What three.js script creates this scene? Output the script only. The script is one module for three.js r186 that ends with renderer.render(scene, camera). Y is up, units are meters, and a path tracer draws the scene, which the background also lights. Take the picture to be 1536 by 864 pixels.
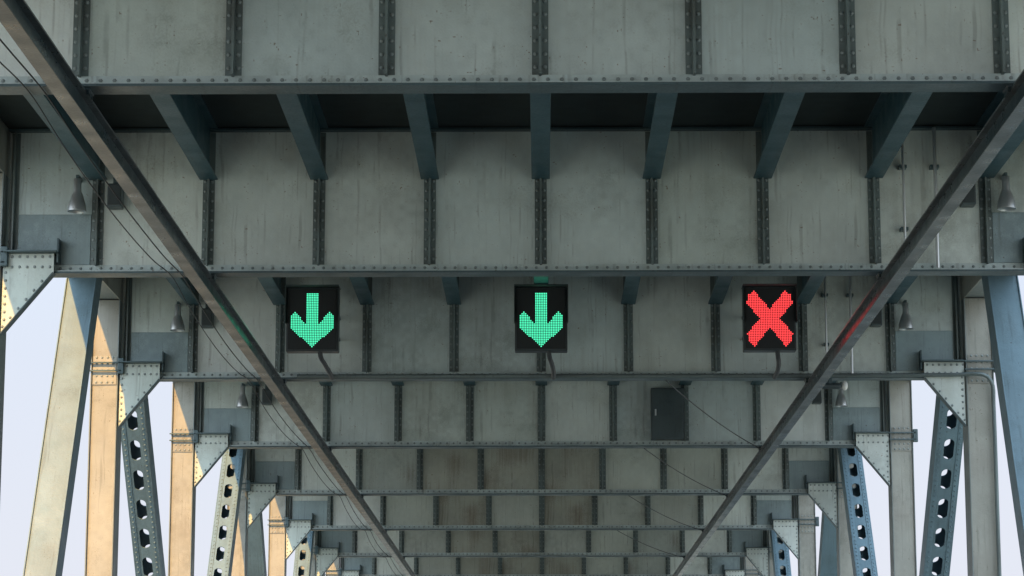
import * as THREE from 'three';
import { mergeGeometries } from 'three/addons/utils/BufferGeometryUtils.js';
import { RectAreaLightUniformsLib } from 'three/addons/lights/RectAreaLightUniformsLib.js';
import { RoundedBoxGeometry } from 'three/addons/geometries/RoundedBoxGeometry.js';

// ---------------------------------------------------------------- camera, sky, sun, exposure
const scene = new THREE.Scene();
const renderer = new THREE.WebGLRenderer();
renderer.toneMapping = THREE.LinearToneMapping;
renderer.toneMappingExposure = 2.1;
renderer.shadowMap.enabled = true;
renderer.setSize(1024, 576);

const camera = new THREE.PerspectiveCamera(12.86, 1024 / 576, 0.1, 6000);
const PITCH = 0.1834, YAW = -0.0118;
camera.position.set(0.009, 0, 0);
camera.lookAt(0.009 + Math.sin(YAW) * Math.cos(PITCH), Math.sin(PITCH), -Math.cos(YAW) * Math.cos(PITCH));

const SUN_EL = 40 * Math.PI / 180, SUN_AZ = 17 * Math.PI / 180;            // low afternoon sun behind the viewer, a little to the left
const sunDir = new THREE.Vector3(-Math.sin(SUN_AZ) * Math.cos(SUN_EL), Math.sin(SUN_EL), Math.cos(SUN_AZ) * Math.cos(SUN_EL));
{
  const W = 512, Hh = 256, data = new Float32Array(W * Hh * 4), d = new THREE.Vector3();
  for (let j = 0; j < Hh; j++) for (let i = 0; i < W; i++) {
    const th = ((i + 0.5) / W - 0.5) * 2 * Math.PI, el = ((j + 0.5) / Hh - 0.5) * Math.PI;
    d.set(Math.cos(el) * Math.cos(th), Math.sin(el), Math.cos(el) * Math.sin(th));
    const up = Math.max(0, d.y), t = Math.pow(up, 1.5), g = Math.pow(0.5 + 0.5 * d.dot(sunDir), 3);
    const z = [0.22, 0.62, 1.05], h = [0.355, 0.36, 0.395];                  // zenith blue, pale hazy horizon
    const w = [1.25, 1.35, 1.4];                                           // haze round the sun
    const o = (j * W + i) * 4;
    for (let c = 0; c < 3; c++) data[o + c] = (h[c] * (1 - t) + z[c] * t) + w[c] * g;
    data[o + 3] = 1;
  }
  const sky = new THREE.DataTexture(data, W, Hh, THREE.RGBAFormat, THREE.FloatType);
  sky.mapping = THREE.EquirectangularReflectionMapping;
  sky.magFilter = sky.minFilter = THREE.LinearFilter; sky.needsUpdate = true;
  scene.background = sky; scene.environment = sky;
}
const sun = new THREE.DirectionalLight(new THREE.Color().setRGB(1.0, 0.52, 0.12), 4.0);
sun.position.copy(sunDir).multiplyScalar(120).add(new THREE.Vector3(0, 0, -50));
sun.target.position.set(0, 0, -50); scene.add(sun, sun.target);
sun.castShadow = true; sun.shadow.radius = 1; sun.shadow.mapSize.set(4096, 4096);
Object.assign(sun.shadow.camera, { left: -90, right: 90, top: 90, bottom: -90, near: 1, far: 320 });

// ---------------------------------------------------------------- measures (metres)
const U = 1.4, S = 9, D0 = 22.55, HB = 6.025, DEPTH = 1.875;                 // stiffener pitch, beam spacing, first beam, underside of beams, beam depth
const NB = 9, LEN_BACK = 45;
const zb = n => -(D0 + S * n);
const ZDECK = LEN_BACK;
const ZFAR = zb(NB + 0.5);
const HS = 7.24, HDECK = 7.915, ROAD = -1.45;
const XI = 6.76, XO = 7.20;                                                 // truss: inner and outer face

// ---------------------------------------------------------------- helpers
function rng(seed) { let a = seed >>> 0; return () => { a = (a + 0x6D2B79F5) | 0; let t = Math.imul(a ^ (a >>> 15), 1 | a); t = (t + Math.imul(t ^ (t >>> 7), 61 | t)) ^ t; return ((t ^ (t >>> 14)) >>> 0) / 4294967296; }; }
const R = rng(771);
const taken = {};
function numbered(n) { const k = taken[n] = (taken[n] ?? -1) + 1; return k ? n + '_' + String(k).padStart(3, '0') : n; }
function uvm(g, ou = 0, ov = 0) {                                           // uv in metres from position and face direction
  const p = g.attributes.position, n = g.attributes.normal, uv = new Float32Array(p.count * 2);
  for (let i = 0; i < p.count; i++) {
    const ax = Math.abs(n.getX(i)), ay = Math.abs(n.getY(i)), az = Math.abs(n.getZ(i));
    let a, b;
    if (az >= ax && az >= ay) { a = p.getX(i); b = p.getY(i); } else if (ax >= ay) { a = p.getZ(i); b = p.getY(i); } else { a = p.getX(i); b = p.getZ(i); }
    uv[2 * i] = a + ou; uv[2 * i + 1] = b + ov;
  }
  g.setAttribute('uv', new THREE.BufferAttribute(uv, 2)); return g;
}
function box(x0, x1, y0, y1, z0, z1) { const g = new THREE.BoxGeometry(x1 - x0, y1 - y0, z1 - z0); g.translate((x0 + x1) / 2, (y0 + y1) / 2, (z0 + z1) / 2); return g; }
function rbox(x0, x1, y0, y1, z0, z1, r = 0.006) { const g = new RoundedBoxGeometry(x1 - x0, y1 - y0, z1 - z0, 1, r); g.translate((x0 + x1) / 2, (y0 + y1) / 2, (z0 + z1) / 2); return g; }
function join(list) { const gs = list.map(g => { const q = g.index ? g.toNonIndexed() : g; for (const k of Object.keys(q.attributes)) if (!['position', 'normal', 'uv'].includes(k)) q.deleteAttribute(k); return q; }); return gs.length === 1 ? gs[0] : mergeGeometries(gs); }
function part(name, geo, m, parent, offs = true) {
  let g = Array.isArray(geo) ? join(geo) : geo;
  if (offs) uvm(g, R() * 7, R() * 7);
  const o = new THREE.Mesh(g, m); o.name = name; o.castShadow = o.receiveShadow = true; parent.add(o); return o;
}
function tag(o, label, category, group) { o.userData.kind = 'thing'; o.userData.label = label; o.userData.category = category; if (group) o.userData.group = group; return o; }
function thing(name, label, category, [x, y, z] = [0, 0, 0], group) {
  const o = new THREE.Group(); o.name = numbered(name); o.position.set(x, y, z); scene.add(o); return tag(o, label, category, group);
}
function single(name, geo, m, label, category, group) { const o = part(numbered(name), geo, m, scene); return tag(o, label, category, group); }
function structure(name, geo, m) { const o = part(name, geo, m, scene); o.userData.kind = 'structure'; return o; }
function tube(pts, r, seg = 48, rad = 8) { return new THREE.TubeGeometry(new THREE.CatmullRomCurve3(pts.map(p => new THREE.Vector3(...p)), false, 'centripetal'), seg, r, rad, false); }
const ORD = ['first', 'second', 'third', 'fourth', 'fifth', 'sixth', 'seventh', 'eighth', 'ninth', 'tenth'];

// ---------------------------------------------------------------- procedural textures
function noiseGrid(n, seed) { const r = rng(seed), a = new Float32Array(n * n); for (let i = 0; i < a.length; i++) a[i] = r(); return a; }
function sampler(nx, ny, seed) {                                            // tileable value noise, u and v in 0..1
  const r = rng(seed), a = new Float32Array(nx * ny); for (let i = 0; i < a.length; i++) a[i] = r();
  return (u, v) => {
    const x = u * nx, y = v * ny, xi = Math.floor(x), yi = Math.floor(y); let fx = x - xi, fy = y - yi;
    fx = fx * fx * (3 - 2 * fx); fy = fy * fy * (3 - 2 * fy);
    const x0 = ((xi % nx) + nx) % nx, x1 = (x0 + 1) % nx, y0 = ((yi % ny) + ny) % ny, y1 = (y0 + 1) % ny;
    return (a[y0 * nx + x0] * (1 - fx) + a[y0 * nx + x1] * fx) * (1 - fy) + (a[y1 * nx + x0] * (1 - fx) + a[y1 * nx + x1] * fx) * fy;
  };
}
const sm = (a, b, x) => { const t = Math.min(1, Math.max(0, (x - a) / (b - a))); return t * t * (3 - 2 * t); };
function texture(N, fn, srgb, metres) {
  const data = new Uint8Array(N * N * 4), c = [0, 0, 0];
  for (let j = 0; j < N; j++) for (let i = 0; i < N; i++) {
    fn((i + 0.5) / N, (j + 0.5) / N, c); const o = (j * N + i) * 4;
    for (let k = 0; k < 3; k++) { const v = Math.min(1, Math.max(0, c[k])); data[o + k] = 255 * (srgb ? Math.pow(v, 1 / 2.2) : v); }
    data[o + 3] = 255;
  }
  const t = new THREE.DataTexture(data, N, N); t.wrapS = t.wrapT = THREE.RepeatWrapping; t.magFilter = THREE.LinearFilter; t.minFilter = THREE.LinearMipmapLinearFilter; t.generateMipmaps = true;
  if (srgb) t.colorSpace = THREE.SRGBColorSpace; t.repeat.set(1 / metres, 1 / metres); t.needsUpdate = true; return t;
}
function paintTexture(seed, rustiness) {
  const a = sampler(5, 5, seed), b = sampler(13, 11, seed + 1), c = sampler(61, 53, seed + 2), f = sampler(400, 400, seed + 3);
  const st = sampler(190, 7, seed + 4), st2 = sampler(70, 4, seed + 5), ru = sampler(9, 7, seed + 6), rf = sampler(120, 90, seed + 7), sp = sampler(230, 230, seed + 8), wr = sampler(17, 17, seed + 9);
  return texture(1024, (u, v, o) => {
    const w = (wr(u, v) - 0.5) * 0.006, uu = u + w;
    const m = 0.5 * a(uu, v) + 0.3 * b(uu, v) + 0.2 * c(u, v);
    let l = 0.80 + 0.36 * (m - 0.5) + 0.05 * (f(u, v) - 0.5);
    const run = sm(0.62, 0.92, st(uu, v)) * sm(0.45, 0.75, st2(uu, v) * 0.6 + c(u, v) * 0.4);      // dirt runs down the plate
    l *= 1 - 0.24 * run; l *= 1 - 0.16 * sm(0.52, 0.8, 0.55 * a(u + 0.5, v + 0.3) + 0.25 * c(u + 0.2, v) + 0.2 * f(u, v));
    const chip = sm(0.86, 0.93, sp(u, v) * 0.75 + c(u, v) * 0.25);
    const rust = Math.max(chip * 0.75, 0.5 * rustiness * sm(0.42, 0.9, ru(uu, v) * 0.6 + st(uu, v) * 0.22 + f(u, v) * 0.18));
    const dirt = sm(0.55, 0.85, b(u + 0.37, v + 0.21) * 0.75 + f(u, v) * 0.25) * 0.12;
    o[0] = l * (1 - dirt); o[1] = l * (1 - dirt * 1.02); o[2] = l * (1 - dirt * 1.12);
    o[0] = o[0] * (1 - rust) + 0.26 * rust; o[1] = o[1] * (1 - rust) + 0.15 * rust; o[2] = o[2] * (1 - rust) + 0.09 * rust;
  }, true, 4.3);
}
const paintMaps = [paintTexture(11, 0.15), paintTexture(57, 0.3), paintTexture(131, 1.0)];
const paintBump = (() => { const a = sampler(6, 6, 901), b = sampler(24, 24, 902), c = sampler(300, 300, 903), d = sampler(90, 90, 904); return texture(1024, (u, v, o) => { const h = 0.55 * a(u, v) + 0.25 * b(u, v) + 0.08 * d(u, v) + 0.12 * c(u, v); o[0] = o[1] = o[2] = h; }, false, 4.3); })();
const paintRough = (() => { const a = sampler(14, 14, 911), b = sampler(160, 160, 912); return texture(512, (u, v, o) => { o[0] = o[1] = o[2] = 0.55 + 0.3 * a(u, v) + 0.15 * b(u, v); }, false, 3.1); })();
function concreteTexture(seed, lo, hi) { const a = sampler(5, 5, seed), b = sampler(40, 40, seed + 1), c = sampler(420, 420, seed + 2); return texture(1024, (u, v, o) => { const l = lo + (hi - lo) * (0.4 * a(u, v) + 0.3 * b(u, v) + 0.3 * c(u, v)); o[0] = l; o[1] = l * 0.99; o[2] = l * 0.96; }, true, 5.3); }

function steel(r, g, b, mapIndex, rough = 0.62, bump = 0.006) {
  return new THREE.MeshStandardMaterial({ color: new THREE.Color().setRGB(r, g, b), map: paintMaps[mapIndex], bumpMap: paintBump, bumpScale: bump, roughness: rough, roughnessMap: paintRough, metalness: 0 });
}
const M = {
  web: [steel(0.68, 0.78, 0.77, 0), steel(0.62, 0.73, 0.73, 1), steel(0.72, 0.80, 0.77, 0), steel(0.65, 0.74, 0.70, 1)],
  webLit: [steel(0.79, 0.86, 0.84, 0), steel(0.77, 0.85, 0.81, 1)],  // web paint paled for the outer panels: extra light put into the colour
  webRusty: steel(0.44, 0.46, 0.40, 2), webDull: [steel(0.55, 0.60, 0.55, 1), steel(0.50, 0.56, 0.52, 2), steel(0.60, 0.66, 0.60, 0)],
  stiff: steel(0.17, 0.22, 0.22, 2),
  flange: steel(0.075, 0.125, 0.14, 1),
  cover: steel(0.33, 0.44, 0.47, 1),
  stringer: steel(0.04, 0.10, 0.125, 0),
  truss: steel(0.38, 0.385, 0.345, 1), trussEdge: steel(0.24, 0.28, 0.28, 0),
  diagonal: steel(0.165, 0.26, 0.315, 1),
  rail: steel(0.022, 0.042, 0.05, 0, 0.42),
  rivet: new THREE.MeshStandardMaterial({ color: new THREE.Color().setRGB(0.24, 0.28, 0.28), roughness: 0.6 }),
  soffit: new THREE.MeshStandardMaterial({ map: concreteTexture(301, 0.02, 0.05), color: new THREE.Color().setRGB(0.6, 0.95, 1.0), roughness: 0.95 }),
  asphalt: new THREE.MeshStandardMaterial({ map: concreteTexture(331, 0.04, 0.09), roughness: 0.95 }),
  concrete: new THREE.MeshStandardMaterial({ map: concreteTexture(361, 0.28, 0.42), roughness: 0.9 }),
  line: new THREE.MeshStandardMaterial({ color: new THREE.Color().setRGB(0.7, 0.7, 0.66), roughness: 0.8 }),
  ground: new THREE.MeshStandardMaterial({ map: concreteTexture(391, 0.75, 1.0), color: new THREE.Color().setRGB(0.23, 0.28, 0.27), roughness: 0.95 }),
  black: new THREE.MeshStandardMaterial({ color: new THREE.Color().setRGB(0.012, 0.015, 0.017), roughness: 0.55 }),
  housing: steel(0.05, 0.065, 0.07, 0, 0.5, 0.001),
  cabinet: steel(0.07, 0.10, 0.11, 1, 0.55, 0.001),
  cable: new THREE.MeshStandardMaterial({ color: new THREE.Color().setRGB(0.03, 0.035, 0.04), roughness: 0.6 }),
  galv: new THREE.MeshStandardMaterial({ color: new THREE.Color().setRGB(0.62, 0.65, 0.66), roughness: 0.38, metalness: 0.85, bumpMap: paintBump, bumpScale: 0.001 }),
  lens: new THREE.MeshStandardMaterial({ color: new THREE.Color().setRGB(0.78, 0.80, 0.78), roughness: 0.3 }),
  green: new THREE.MeshStandardMaterial({ color: 0x000000, emissive: new THREE.Color().setRGB(0.07, 0.78, 0.42), emissiveIntensity: 0.85, roughness: 0.5 }),
  red: new THREE.MeshStandardMaterial({ color: 0x000000, emissive: new THREE.Color().setRGB(1.0, 0.055, 0.06), emissiveIntensity: 1.0, roughness: 0.5 }),
};

// rivet heads, one low dome each, joined into one part
const dome = (() => { const g = new THREE.SphereGeometry(0.021, 6, 2, 0, Math.PI * 2, 0, Math.PI / 2).toNonIndexed(); g.rotateX(Math.PI / 2); g.scale(1, 1, 0.75); return g; })();
function rivets(name, spots, parent, m = M.rivet) {                          // spots: [x, y, z], heads point to +z
  const o = part(name, join(spots.map(([x, y, z]) => dome.clone().translate(x, y, z))), m, parent); o.userData.kind = 'stuff'; return o;
}

// ---------------------------------------------------------------- the setting
structure('ground', box(-3000, 3000, -52, -50, -3000, 3000), M.ground);
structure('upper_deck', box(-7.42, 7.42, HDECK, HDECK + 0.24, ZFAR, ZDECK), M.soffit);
structure('roadway', box(-7.5, 7.5, ROAD - 0.35, ROAD, ZFAR, LEN_BACK), M.asphalt);
{
  const dashes = []; for (const x of [-1.83, 1.83]) for (let z = LEN_BACK - 4; z > ZFAR + 4; z -= 12) dashes.push(box(x - 0.06, x + 0.06, ROAD + 0.004, ROAD + 0.008, z - 3, z));
  for (const x of [-5.6, 5.6]) dashes.push(box(x - 0.06, x + 0.06, ROAD + 0.004, ROAD + 0.008, ZFAR + 1, LEN_BACK - 1));
  structure('road_markings', dashes, M.line);
}
for (const s of [-1, 1]) {
  const sh = new THREE.Shape([[0, 0], [0.42, 0], [0.36, 0.08], [0.24, 0.3], [0.2, 0.82], [0, 0.82]].map(p => new THREE.Vector2(...p)));
  const g = new THREE.ExtrudeGeometry(sh, { depth: LEN_BACK - ZFAR, bevelEnabled: false });
  if (s > 0) { g.scale(-1, 1, 1); const ix = g.attributes.position; for (let i = 0; i < ix.count; i += 3) for (const at of [g.attributes.position, g.attributes.normal]) { const t = [at.getX(i + 1), at.getY(i + 1), at.getZ(i + 1)]; at.setXYZ(i + 1, at.getX(i + 2), at.getY(i + 2), at.getZ(i + 2)); at.setXYZ(i + 2, ...t); } }
  g.translate(s * 6.35, ROAD, ZFAR);
  single('road_barrier', g, M.concrete, s < 0 ? 'long grey concrete barrier along the left edge of the roadway' : 'long grey concrete barrier along the right edge of the roadway', 'barrier', 'barriers along the roadway');
}

// ---------------------------------------------------------------- floor beams
const KS = [-4, -3, -2, -1, 0, 1, 2, 3, 4];
const panelGeo = [0, 1, 2, 3, 4, 5, 6, 7].map(i => uvm(box(-U / 2 + 0.003, U / 2 - 0.003, 0.025, DEPTH - 0.03, -0.008, 0.008), i * 1.73 + 0.3, i * 2.9 + 0.7));
const endW = XI - 0.02 - 4 * U;
const endGeo = [0, 1, 2].map(i => uvm(box(-endW / 2 + 0.003, endW / 2, 0.025, DEPTH - 0.03, -0.008, 0.008), i * 2.11, i * 1.3));
const stiffGeo = [0, 1, 2].map(i => uvm(join([box(-0.075, 0.075, 0.13, DEPTH - 0.04, 0.010, 0.022), box(-0.012, 0.012, 0.115, DEPTH - 0.04, 0.022, 0.125)]), i * 2.3, i * 1.1));
const beamShared = {};
function knee(s) {                                                           // triangular plate under the beam end
  const x0 = 6.10, x1 = XI - 0.025, y1 = -0.78;
  const sh = new THREE.Shape([[s * x0, 0.24], [s * x1, 0.24], [s * x1, y1], [s * x0, -0.005]].map(p => new THREE.Vector2(...p)));
  const g = new THREE.ExtrudeGeometry(sh, { depth: 0.018, bevelEnabled: false }); g.translate(0, 0, 0.188);
  return g;
}
function makeBeam(n, label) {
  const t = thing('floor_beam', label, 'beam', [0, HB, zb(n)], 'riveted floor beams under the upper deck');
  for (let k = -4; k < 4; k++) {
    const rusty = (n >= 4 && n <= 7 && k >= -2 && k <= 0 && R() < 0.75);
    const p = part('web_panel', panelGeo[(R() * 8) | 0], rusty ? M.webRusty : (k === -4 || k === 3) ? M.webLit[(R() * 2) | 0] : n >= 4 ? M.webDull[(R() * 3) | 0] : M.web[(R() * 4) | 0], t, false); p.position.x = (k + 0.5) * U;
  }
  for (const s of [-1, 1]) { const p = part('web_panel', endGeo[(R() * 3) | 0], M.web[(R() * 4) | 0], t, false); p.position.x = s * (4 * U + endW / 2); if (s < 0) p.rotation.y = 0; }
  for (const k of KS) part('stiffener', stiffGeo[(R() * 3) | 0], M.stiff, t, false).position.x = k * U;
  for (const s of [-1, 1]) { const g = join([box(-0.05, 0.05, 0.26, DEPTH - 0.04, 0.010, 0.022), box(-0.01, 0.01, 0.26, DEPTH - 0.04, 0.022, 0.11)]); part('stiffener', g, M.stiff, t).position.x = s * (XI - 0.10); }
  part('bottom_flange', [box(-XI + 0.02, XI - 0.02, 0, 0.024, -0.15, 0.15)], M.flange, t);
  part('flange_angle', [box(-XI + 0.02, XI - 0.02, 0.0245, 0.128, 0.0085, 0.022), box(-XI + 0.02, XI - 0.02, 0.0245, 0.040, 0.022, 0.13)], M.web[1], t);
  part('top_flange', [box(-XI + 0.02, XI - 0.02, DEPTH - 0.028, DEPTH, -0.12, 0.12)], M.flange, t);
  const spots = [];
  for (let x = -6.05; x <= 6.06; x += 0.1275) { let clear = true; for (const k of KS) if (Math.abs(x - k * U) < 0.03) clear = false; if (clear) spots.push([x, 0.085, 0.022]); }
  for (const k of KS) for (const dx of [-0.045, 0.045]) for (let y = 0.2; y < DEPTH - 0.15; y += 0.125) spots.push([k * U + dx, y, 0.022]);
  rivets('rivets', spots, t);
  for (const s of [-1, 1]) part('cover_plate', rbox(s > 0 ? 5.68 : -6.60, s > 0 ? 6.60 : -5.68, 0.132, 0.78, 0.0085, 0.024, 0.004), M.cover, t);
  for (const s of [-1, 1]) {
    const kp = part('knee_plate', knee(s), M.web[s < 0 ? 3 : 2], t);
    const kf = [[6.10, -0.005], [XI - 0.025, -0.78]], L = Math.hypot(kf[1][0] - kf[0][0], kf[1][1] - kf[0][1]);
    const fg = box(-L / 2, L / 2, -0.012, 0, 0.10, 0.28); fg.rotateZ(s * Math.atan2(kf[1][1] - kf[0][1], kf[1][0] - kf[0][0])); fg.translate(s * (kf[0][0] + kf[1][0]) / 2, (kf[0][1] + kf[1][1]) / 2, 0);
    part('knee_flange', fg, M.flange, kp);
    const rs = []; for (let x = 6.15; x < 6.72; x += 0.095) { rs.push([s * x, 0.2, 0.206], [s * x, 0.07, 0.206]); const yy = -0.005 - (x - 6.10) * 1.21 + 0.07; if (yy < 0.0) rs.push([s * x, yy, 0.206]); }
    for (let y = -0.6; y < 0; y += 0.1) rs.push([s * (XI - 0.06), y, 0.206]);
    rivets('rivets', rs, kp);
    part('shelf_plate', [box(s > 0 ? 6.05 : -6.72, s > 0 ? 6.72 : -6.05, 0.245, 0.262, 0.024, 0.34), box(s * 6.06 - 0.01, s * 6.06 + 0.01, 0.13, 0.44, 0.024, 0.2)], M.flange, t);
  }
  return t;
}
const beamLabels = ['nearest riveted floor beam, cut off by the top of the picture', 'second floor beam, just in front of the lane signals', 'third floor beam, carrying the three lane signals', 'fourth floor beam, carrying the dark steel cabinet', 'fifth floor beam, next one behind the cabinet', 'sixth floor beam, third one behind the lane signals', 'seventh floor beam, second from the bottom edge of the picture', 'eighth floor beam, farthest, along the bottom edge of the picture'];
for (let n = 0; n < 8; n++) makeBeam(n, beamLabels[n]);

// ---------------------------------------------------------------- stringers between the beams
{
  const L = S - 0.10;
  const wg = [0, 1].map(i => uvm(box(-0.009, 0.009, 0.024, HDECK - HS - 0.02, -L / 2, L / 2), i * 3.1, i)), bg = [0, 1].map(i => uvm(rbox(-0.115, 0.115, 0, 0.024, -L / 2, L / 2), i * 2.7, i * 1.9)), tg = uvm(box(-0.105, 0.105, HDECK - HS - 0.0198, HDECK - HS - 0.002, -L / 2, L / 2), 0.4, 0.9);
  const side = k => k === 0 ? 'on the centre line' : (Math.abs(k) === 1 ? 'next to the centre, ' : ORD[Math.abs(k) - 1] + ' from the centre, ') + (k < 0 ? 'left side' : 'right side');
  for (let b = -1; b < 4; b++) for (const k of KS) {
    const where = b < 0 ? 'in front of the nearest floor beam' : `between ${ORD[b]} and ${ORD[b + 1]} floor beams`;
    const t = thing('stringer', `teal steel stringer ${where}, ${side(k)}`, 'stringer', [k * U, HS, (zb(b) + zb(b + 1)) / 2], 'stringers carrying the upper deck');
    part('web', wg[(R() * 2) | 0], M.stringer, t, false); part('bottom_flange', bg[(R() * 2) | 0], M.stringer, t, false); part('top_flange', tg, M.stringer, t, false);
    part('end_angle', [box(-0.07, 0.07, 0.06, 0.56, -L / 2, -L / 2 + 0.015)], M.stiff, t);
  }
}

// ---------------------------------------------------------------- trusses
for (const s of [-1, 1]) {
  const nm = s < 0 ? 'left' : 'right', x0 = Math.min(s * XI, s * XO), x1 = Math.max(s * XI, s * XO);
  const c = thing('top_chord', `long steel top chord of the ${nm} truss under the upper deck`, 'chord', [0, 7.30, 0], 'top chords of the trusses');
  part('bottom_plate', box(x0 + 0.02, x1 - 0.02, 0.02, 0.036, ZFAR + 0.2, ZDECK - 0.2), M.trussEdge, c);
  for (const [a, b] of [[x0, x0 + 0.018], [x1 - 0.018, x1]]) part('side_plate', box(a, b, 0, HDECK - 7.30 - 0.002, ZFAR + 0.2, ZDECK - 0.2), M.truss, c);
  for (let n = 0; n <= 8; n++) {
    const H = 7.30 - ROAD, w = (XO - XI) / 2;
    const lab = n === 0 ? `upright of the ${nm} truss at the nearest floor beam, beyond the picture edge` : n === 1 ? `upright of the ${nm} truss at the second floor beam, at the picture edge` : `upright box column of the ${nm} truss at the ${ORD[n]} floor beam`;
    const t = thing('truss_column', lab, 'column', [s * (XI + w), ROAD, zb(n)], `columns of the ${nm} truss`);
    part('front_plate', box(-w + 0.019, w - 0.019, 0, H, 0.19, 0.206), M.truss, t);
    part('back_plate', box(-w + 0.019, w - 0.019, 0, H, -0.206, -0.19), M.truss, t);
    for (const q of [-1, 1]) part('side_plate', rbox(q > 0 ? w - 0.018 : -w, q > 0 ? w : -w + 0.018, 0, H, -0.25, 0.25, 0.004), M.trussEdge, t);
    const rs = []; for (let y = HB - ROAD - 0.06; y < HB - ROAD + 0.36; y += 0.1) for (const x of [-0.13, -0.045, 0.045, 0.13]) rs.push([x, y, 0.222]);
    rivets('rivets', rs, t, M.rivet);
    const by = HB + 0.12 - ROAD;
    for (const dy of [0, 0.13]) part('batten', rbox(-w - 0.03, w + 0.06, by + dy - 0.012, by + dy + 0.012, 0.252, 0.285, 0.004), M.flange, t);
    part('splice_plate', rbox(-w + 0.03, w - 0.03, by - 0.22, by + 0.24, 0.2065, 0.222, 0.003), M.truss, t);
    part('clamp', [rbox(w, w + 0.09, by - 0.05, by + 0.20, 0.20, 0.285, 0.01)], M.flange, t);
  }
  // diagonals: [bay, top (n, h), foot (n, h), perforated]
  const away = b => [[b, 9.0], [b + 1.1, -2.0]], toward = b => [[b + 1.087, 9.0], [b + 0.132, -2.0]];
  const list = [[1, [1.853, 9.0], [1.20, -2.0], false], [2, ...away(2), true], [3, ...toward(3), true], [4, ...away(4), false], [5, ...toward(5), true], [6, ...away(6), true], [7, ...toward(7), false]];
  for (const [bay, A, B, perf] of list) {
    const at = h => { const f = (h - B[1]) / (A[1] - B[1]); return [0, h, zb(B[0] + (A[0] - B[0]) * f)]; };
    const foot = at(ROAD + 0.02), top = at(7.42), dy = top[1] - foot[1], dz = top[2] - foot[2], L = Math.hypot(dy, dz), w = (XO - XI) / 2 + 0.01, dp = 0.20;
    const t = thing('truss_diagonal', `${perf ? 'steel diagonal with a row of oval holes' : 'solid steel diagonal'}, ${nm} truss, between ${ORD[bay]} and ${ORD[bay + 1]} floor beams`, 'diagonal', [s * (XI + XO) / 2, foot[1], foot[2]], `diagonals of the ${nm} truss`);
    t.rotation.x = Math.atan2(dz, dy);
    if (perf) {
      const sh = new THREE.Shape([[-w + 0.02, 0], [w - 0.02, 0], [w - 0.02, L], [-w + 0.02, L]].map(p => new THREE.Vector2(...p)));
      const hw = 0.085, hl = 0.125, pitch = 0.63;
      for (let y = 1.0; y < L - 0.5; y += pitch) { const h = new THREE.Path(); h.absarc(0, y + hl, hw, 0, Math.PI, false); h.absarc(0, y - hl, hw, Math.PI, 2 * Math.PI, false); h.closePath(); sh.holes.push(h); }
      const g = new THREE.ExtrudeGeometry(sh, { depth: 0.016, bevelEnabled: false, curveSegments: 8 });
      part('front_plate', g.clone().translate(0, 0, dp - 0.016), M.diagonal, t); part('back_plate', g.clone().translate(0, 0, -dp), M.diagonal, t);
    } else {
      part('front_plate', box(-w + 0.02, w - 0.02, 0, L, dp - 0.03, dp - 0.014), M.diagonal, t); part('back_plate', box(-w + 0.02, w - 0.02, 0, L, -dp + 0.014, -dp + 0.03), M.diagonal, t);
    }
    for (const q of [-1, 1]) {
      const sp = part('side_plate', rbox(q > 0 ? w - 0.018 : -w, q > 0 ? w : -w + 0.018, 0, L, -dp - 0.012, dp + 0.012, 0.004), M.diagonal, t);
      if (perf) part('corner_angle', rbox(q > 0 ? w - 0.10 : -w + 0.0185, q > 0 ? w - 0.0185 : -w + 0.10, 0, L, dp + 0.0005, dp + 0.012, 0.003), M.diagonal, sp);
    }
    const rs = []; for (let y = 1.5; y < L - 0.1; y += 0.11) rs.push([-w + 0.06, y, dp + 0.012], [w - 0.06, y, dp + 0.012]);
    if (perf) rivets('rivets', rs, t, M.diagonal);
  }
}

// ---------------------------------------------------------------- rails hung below the beams
for (const s of [-1, 1]) {
  const X = s < 0 ? -4.2 : 4.33, zf = zb(7.25), z0 = -13;
  const t = thing('overhead_rail', `long dark steel rail hung below the floor beams, ${s < 0 ? 'left of the green arrows' : 'right of the red cross'}`, 'rail', [X, 5.76, 0], 'rails under the floor beams');
  part('web', box(-0.012, 0.012, 0.021, 0.219, zf, z0), M.rail, t);
  part('bottom_flange', rbox(-0.075, 0.075, 0, 0.02, zf, z0, 0.005), M.rail, t);
  part('top_flange', rbox(-0.075, 0.075, 0.22, 0.24, zf, z0, 0.005), M.rail, t);
  for (let n = 0; n < 8; n++) part('hanger_clamp', [rbox(-0.11, 0.11, 0.2405, 0.264, zb(n) - 0.12, zb(n) + 0.12, 0.004), box(-0.10, -0.078, 0.2, 0.2405, zb(n) - 0.1, zb(n) + 0.1), box(0.078, 0.10, 0.2, 0.2405, zb(n) - 0.1, zb(n) + 0.1)], M.rail, t);
}

// ---------------------------------------------------------------- cables and rods
[[-4.52, 0.10, 0.008, 'thin dark cable sagging from beam to beam, inner one beside the left rail'], [-4.66, 0.16, 0.007, 'thin dark cable sagging from beam to beam, outer one beside the left rail']].forEach(([x, sag, r, lab]) => {
  const pts = []; for (let n = -1; n <= 7; n++) for (let i = 0; i < 6; i++) { const f = i / 6; if (n === 7 && i) break; pts.push([x + 0.02 * Math.sin(n * 2 + f * 3), HB - 0.02 - sag * 4 * f * (1 - f), zb(n + f) + 0]); }
  single('cable', tube(pts, r, 260, 6), M.cable, lab, 'cable', 'cables along the left rail');
});
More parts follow.
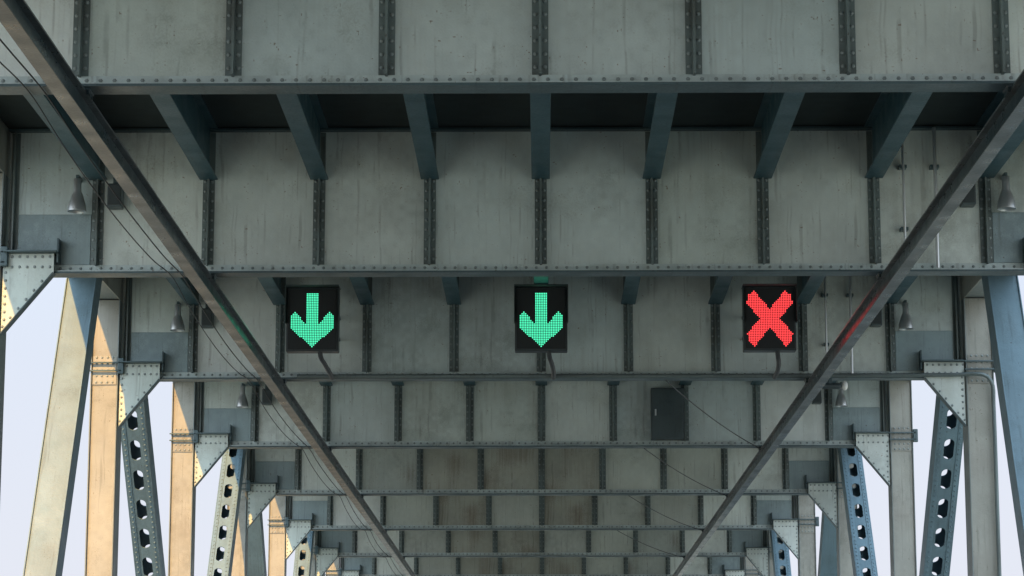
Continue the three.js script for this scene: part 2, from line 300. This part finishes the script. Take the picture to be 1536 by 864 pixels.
for (let b = 2; b < 6; b++) {
  const pts = []; for (let i = 0; i <= 8; i++) { const f = i / 8; pts.push([2.0 + 2.25 * f, HB - 0.02 - 0.08 * 4 * f * (1 - f), zb(b + f)]); }
  single('guy_wire', tube(pts, 0.010, 40, 6), M.cable, `thin slanting wire between ${ORD[b]} and ${ORD[b + 1]} floor beams, ending at right rail`, 'wire', 'slanting wires to the right rail');
}
for (const n of [1, 2]) for (const [x, r, wh] of [[4.56, 0.018, 'inner'], [4.96, 0.024, 'outer']]) {
  const t = thing('vertical_conduit', `${wh} thin upright galvanised pipe on the ${ORD[n]} floor beam beside the right rail`, 'pipe', [x, HB + 0.03, zb(n)], 'upright pipes on the floor beams');
  const g = new THREE.CylinderGeometry(r, r, DEPTH - 0.07, 10); g.translate(0, (DEPTH - 0.07) / 2 + 0.012, 0.15); part('pipe', g, M.galv, t);
  for (const y of [0.5, 1.3]) part('strap', rbox(-r - 0.03, r + 0.03, y, y + 0.04, 0.0085, 0.15, 0.003), M.flange, t);
}
{ // conduit along the signal beam that turns down the right column
  const z = zb(2) + 0.215, h = HB + 0.03;
  const pts = [[-3.9, h, z], [0, h, z], [4, h, z], [6.6, h, z + 0.05], [6.9, h, z + 0.13], [7.06, h - 0.03, z + 0.13], [7.15, h - 0.16, z + 0.13], [7.16, h - 0.5, z + 0.13], [7.16, 3, z + 0.13], [7.16, ROAD + 0.01, z + 0.13]];
  single('long_conduit', tube(pts, 0.032, 220, 8), M.stiff, 'grey conduit along the lower edge of the signal beam, bending down the right column', 'conduit');
}

// ---------------------------------------------------------------- small fittings
for (const n of [1, 2, 3]) for (const s of [-1, 1]) {
  const nm = s < 0 ? 'left' : 'right';
  const j = thing('junction_box', `small dark box hung on the ${ORD[n]} floor beam near its ${nm} end`, 'box', [s * 5.36, 6.86, zb(n)], 'boxes on the floor beams');
  part('body', rbox(-0.09, 0.09, 0, 0.30, 0.03, 0.24, 0.015), M.cabinet, j); part('cover', rbox(-0.075, 0.075, 0.02, 0.28, 0.241, 0.255, 0.006), M.housing, j); part('bracket', rbox(-0.05, 0.05, 0.30, 0.42, 0.0085, 0.06, 0.004), M.flange, j);
  const f = thing('hanging_fixture', `bell shaped metal fixture hung at the ${nm} end of the ${ORD[n]} floor beam`, 'fixture', [s * 5.83, 6.80, zb(n) + 0.22], 'fixtures on the floor beams');
  const pr = [[0.001, 0.05], [0.10, 0.05], [0.115, 0], [0.12, 0.004], [0.11, 0.09], [0.075, 0.2], [0.05, 0.26], [0.05, 0.42], [0.001, 0.43]].map(p => new THREE.Vector2(...p));
  part('shade', new THREE.LatheGeometry(pr, 18), M.galv, f); part('arm', [rbox(-0.02, 0.02, 0.42, 0.47, -0.21, 0.03, 0.005)], M.flange, f);
}
{ // lamp beside the right rail under the signal beam
  const t = thing('side_lamp', 'small lamp with a white end, below the signal beam beside the right rail', 'lamp', [4.74, 5.87, zb(2) + 0.1]);
  const g = new THREE.CapsuleGeometry(0.05, 0.26, 4, 10); g.rotateZ(Math.PI / 2); g.translate(-0.12, 0.03, 0); part('body', g, M.cabinet, t);
  const l = new THREE.SphereGeometry(0.065, 12, 8); l.scale(0.8, 1.25, 1); l.translate(0.10, 0.04, 0); part('lens', l, M.lens, t);
  part('bracket', rbox(-0.16, -0.10, 0.07, 0.154, -0.03, 0.03, 0.004), M.flange, t);
}
{ // dark cabinet on the fourth beam
  const t = thing('steel_cabinet', 'dark upright steel cabinet fixed to the fourth floor beam', 'cabinet', [2.45, HB + 0.13, zb(3)]);
  part('body', rbox(-0.32, 0.32, 0, 1.0, 0.03, 0.30, 0.012), M.cabinet, t); part('door', rbox(-0.295, 0.295, 0.03, 0.97, 0.3005, 0.315, 0.006), M.cabinet, t); part('handle', rbox(-0.25, -0.22, 0.45, 0.58, 0.3155, 0.34, 0.006), M.galv, t); part('mount', rbox(-0.2, 0.2, 0.7, 0.8, 0.0085, 0.0298, 0.003), M.flange, t);
}

// ---------------------------------------------------------------- lane signals
RectAreaLightUniformsLib.init();
const ARROW = [[-0.092, 0.44], [0.092, 0.44], [0.092, -0.10], [0.265, 0.12], [0.35, 0.07], [0.35, -0.13], [0, -0.455], [-0.35, -0.13], [-0.35, 0.07], [-0.265, 0.12], [-0.092, -0.10]];
const CROSS = [[0, 0.155], [0.245, 0.455], [0.335, 0.385], [0.365, 0.245], [0.16, 0.005], [0.365, -0.24], [0.335, -0.375], [0.245, -0.445], [0, -0.145], [-0.245, -0.445], [-0.335, -0.375], [-0.365, -0.24], [-0.16, 0.005], [-0.365, 0.245], [-0.335, 0.385], [-0.245, 0.455]];
function inside(poly, x, y) { let c = false; for (let i = 0, j = poly.length - 1; i < poly.length; j = i++) { const [xi, yi] = poly[i], [xj, yj] = poly[j]; if ((yi > y) !== (yj > y) && x < (xj - xi) * (y - yi) / (yj - yi) + xi) c = !c; } return c; }
const Q = 0.967, ZS = -38.8 - 0.46 * Q, BACK = (zb(2) + 0.009 - ZS) / Q;                 // signals hang a little in front of their beam
function signal(x, poly, m, col, power, label, turn) {
  const t = thing('lane_signal', label, 'lane signal', [x * Q, 6.43 * Q, ZS], 'lane signals over the roadway'); t.scale.setScalar(Q);
  const zf = 0.46, cy = 0.51;
  part('housing', rbox(-0.42, 0.42, 0, 1.03, 0.20, zf - 0.02, 0.015), M.housing, t);
  const face = part('face', rbox(-0.39, 0.39, 0.03, 1.0, zf - 0.0195, zf, 0.004), M.black, t);
  part('hood', [rbox(-0.43, 0.43, 1.0305, 1.045, 0.22, zf + 0.16, 0.004), box(-0.431, -0.4205, 0.45, 1.03, zf - 0.06, zf + 0.10), box(0.4205, 0.431, 0.45, 1.03, zf - 0.06, zf + 0.10)], M.housing, t);
  const dots = [], disc = new THREE.CircleGeometry(0.0112, 7).toNonIndexed(), pitch = 0.0275;
  for (let a = -20; a <= 20; a++) for (let b = -20; b <= 20; b++) { const px = a * pitch, py = b * pitch; if (inside(poly, px, py)) dots.push(disc.clone().translate(px, cy + py, zf + 0.003)); }
  const led = part('light_dots', join(dots), m, face); led.userData.kind = 'stuff';
  for (const q of [-1, 1]) for (const y of [0.45, 0.80]) part('mount_arm', rbox(q * 0.28 - 0.025, q * 0.28 + 0.025, y, y + 0.05, BACK, 0.1995, 0.004), M.flange, t);
  part('feed_hose', tube([[turn * 0.12, 0.01, 0.34], [turn * 0.13, -0.07, 0.32], [turn * 0.17, -0.14, 0.0], [turn * 0.2, -0.19, -0.6], [turn * 0.2, -0.20, BACK + 0.24]], 0.038, 20, 8), M.cable, t);
  const l = new THREE.RectAreaLight(col, power, 0.55, 0.7); l.name = 'signal_light'; l.position.set(x * Q, (6.43 + cy) * Q, ZS + (zf + 0.012) * Q); l.lookAt(x * Q, (6.43 + cy) * Q, 0); scene.add(l);
}
const GREEN = new THREE.Color().setRGB(0.07, 0.78, 0.42), RED = new THREE.Color().setRGB(1, 0.06, 0.06);
signal(-3.65, ARROW, M.green, GREEN, 0.25, 'lane signal with a green down arrow, left one of the two arrows', 1);
signal(0.0, ARROW, M.green, GREEN, 0.25, 'lane signal with a green down arrow, above the middle lane', 1);
signal(3.64, CROSS, M.red, RED, 0.4, 'lane signal with a red cross, beside the right rail', 1);

renderer.render(scene, camera);
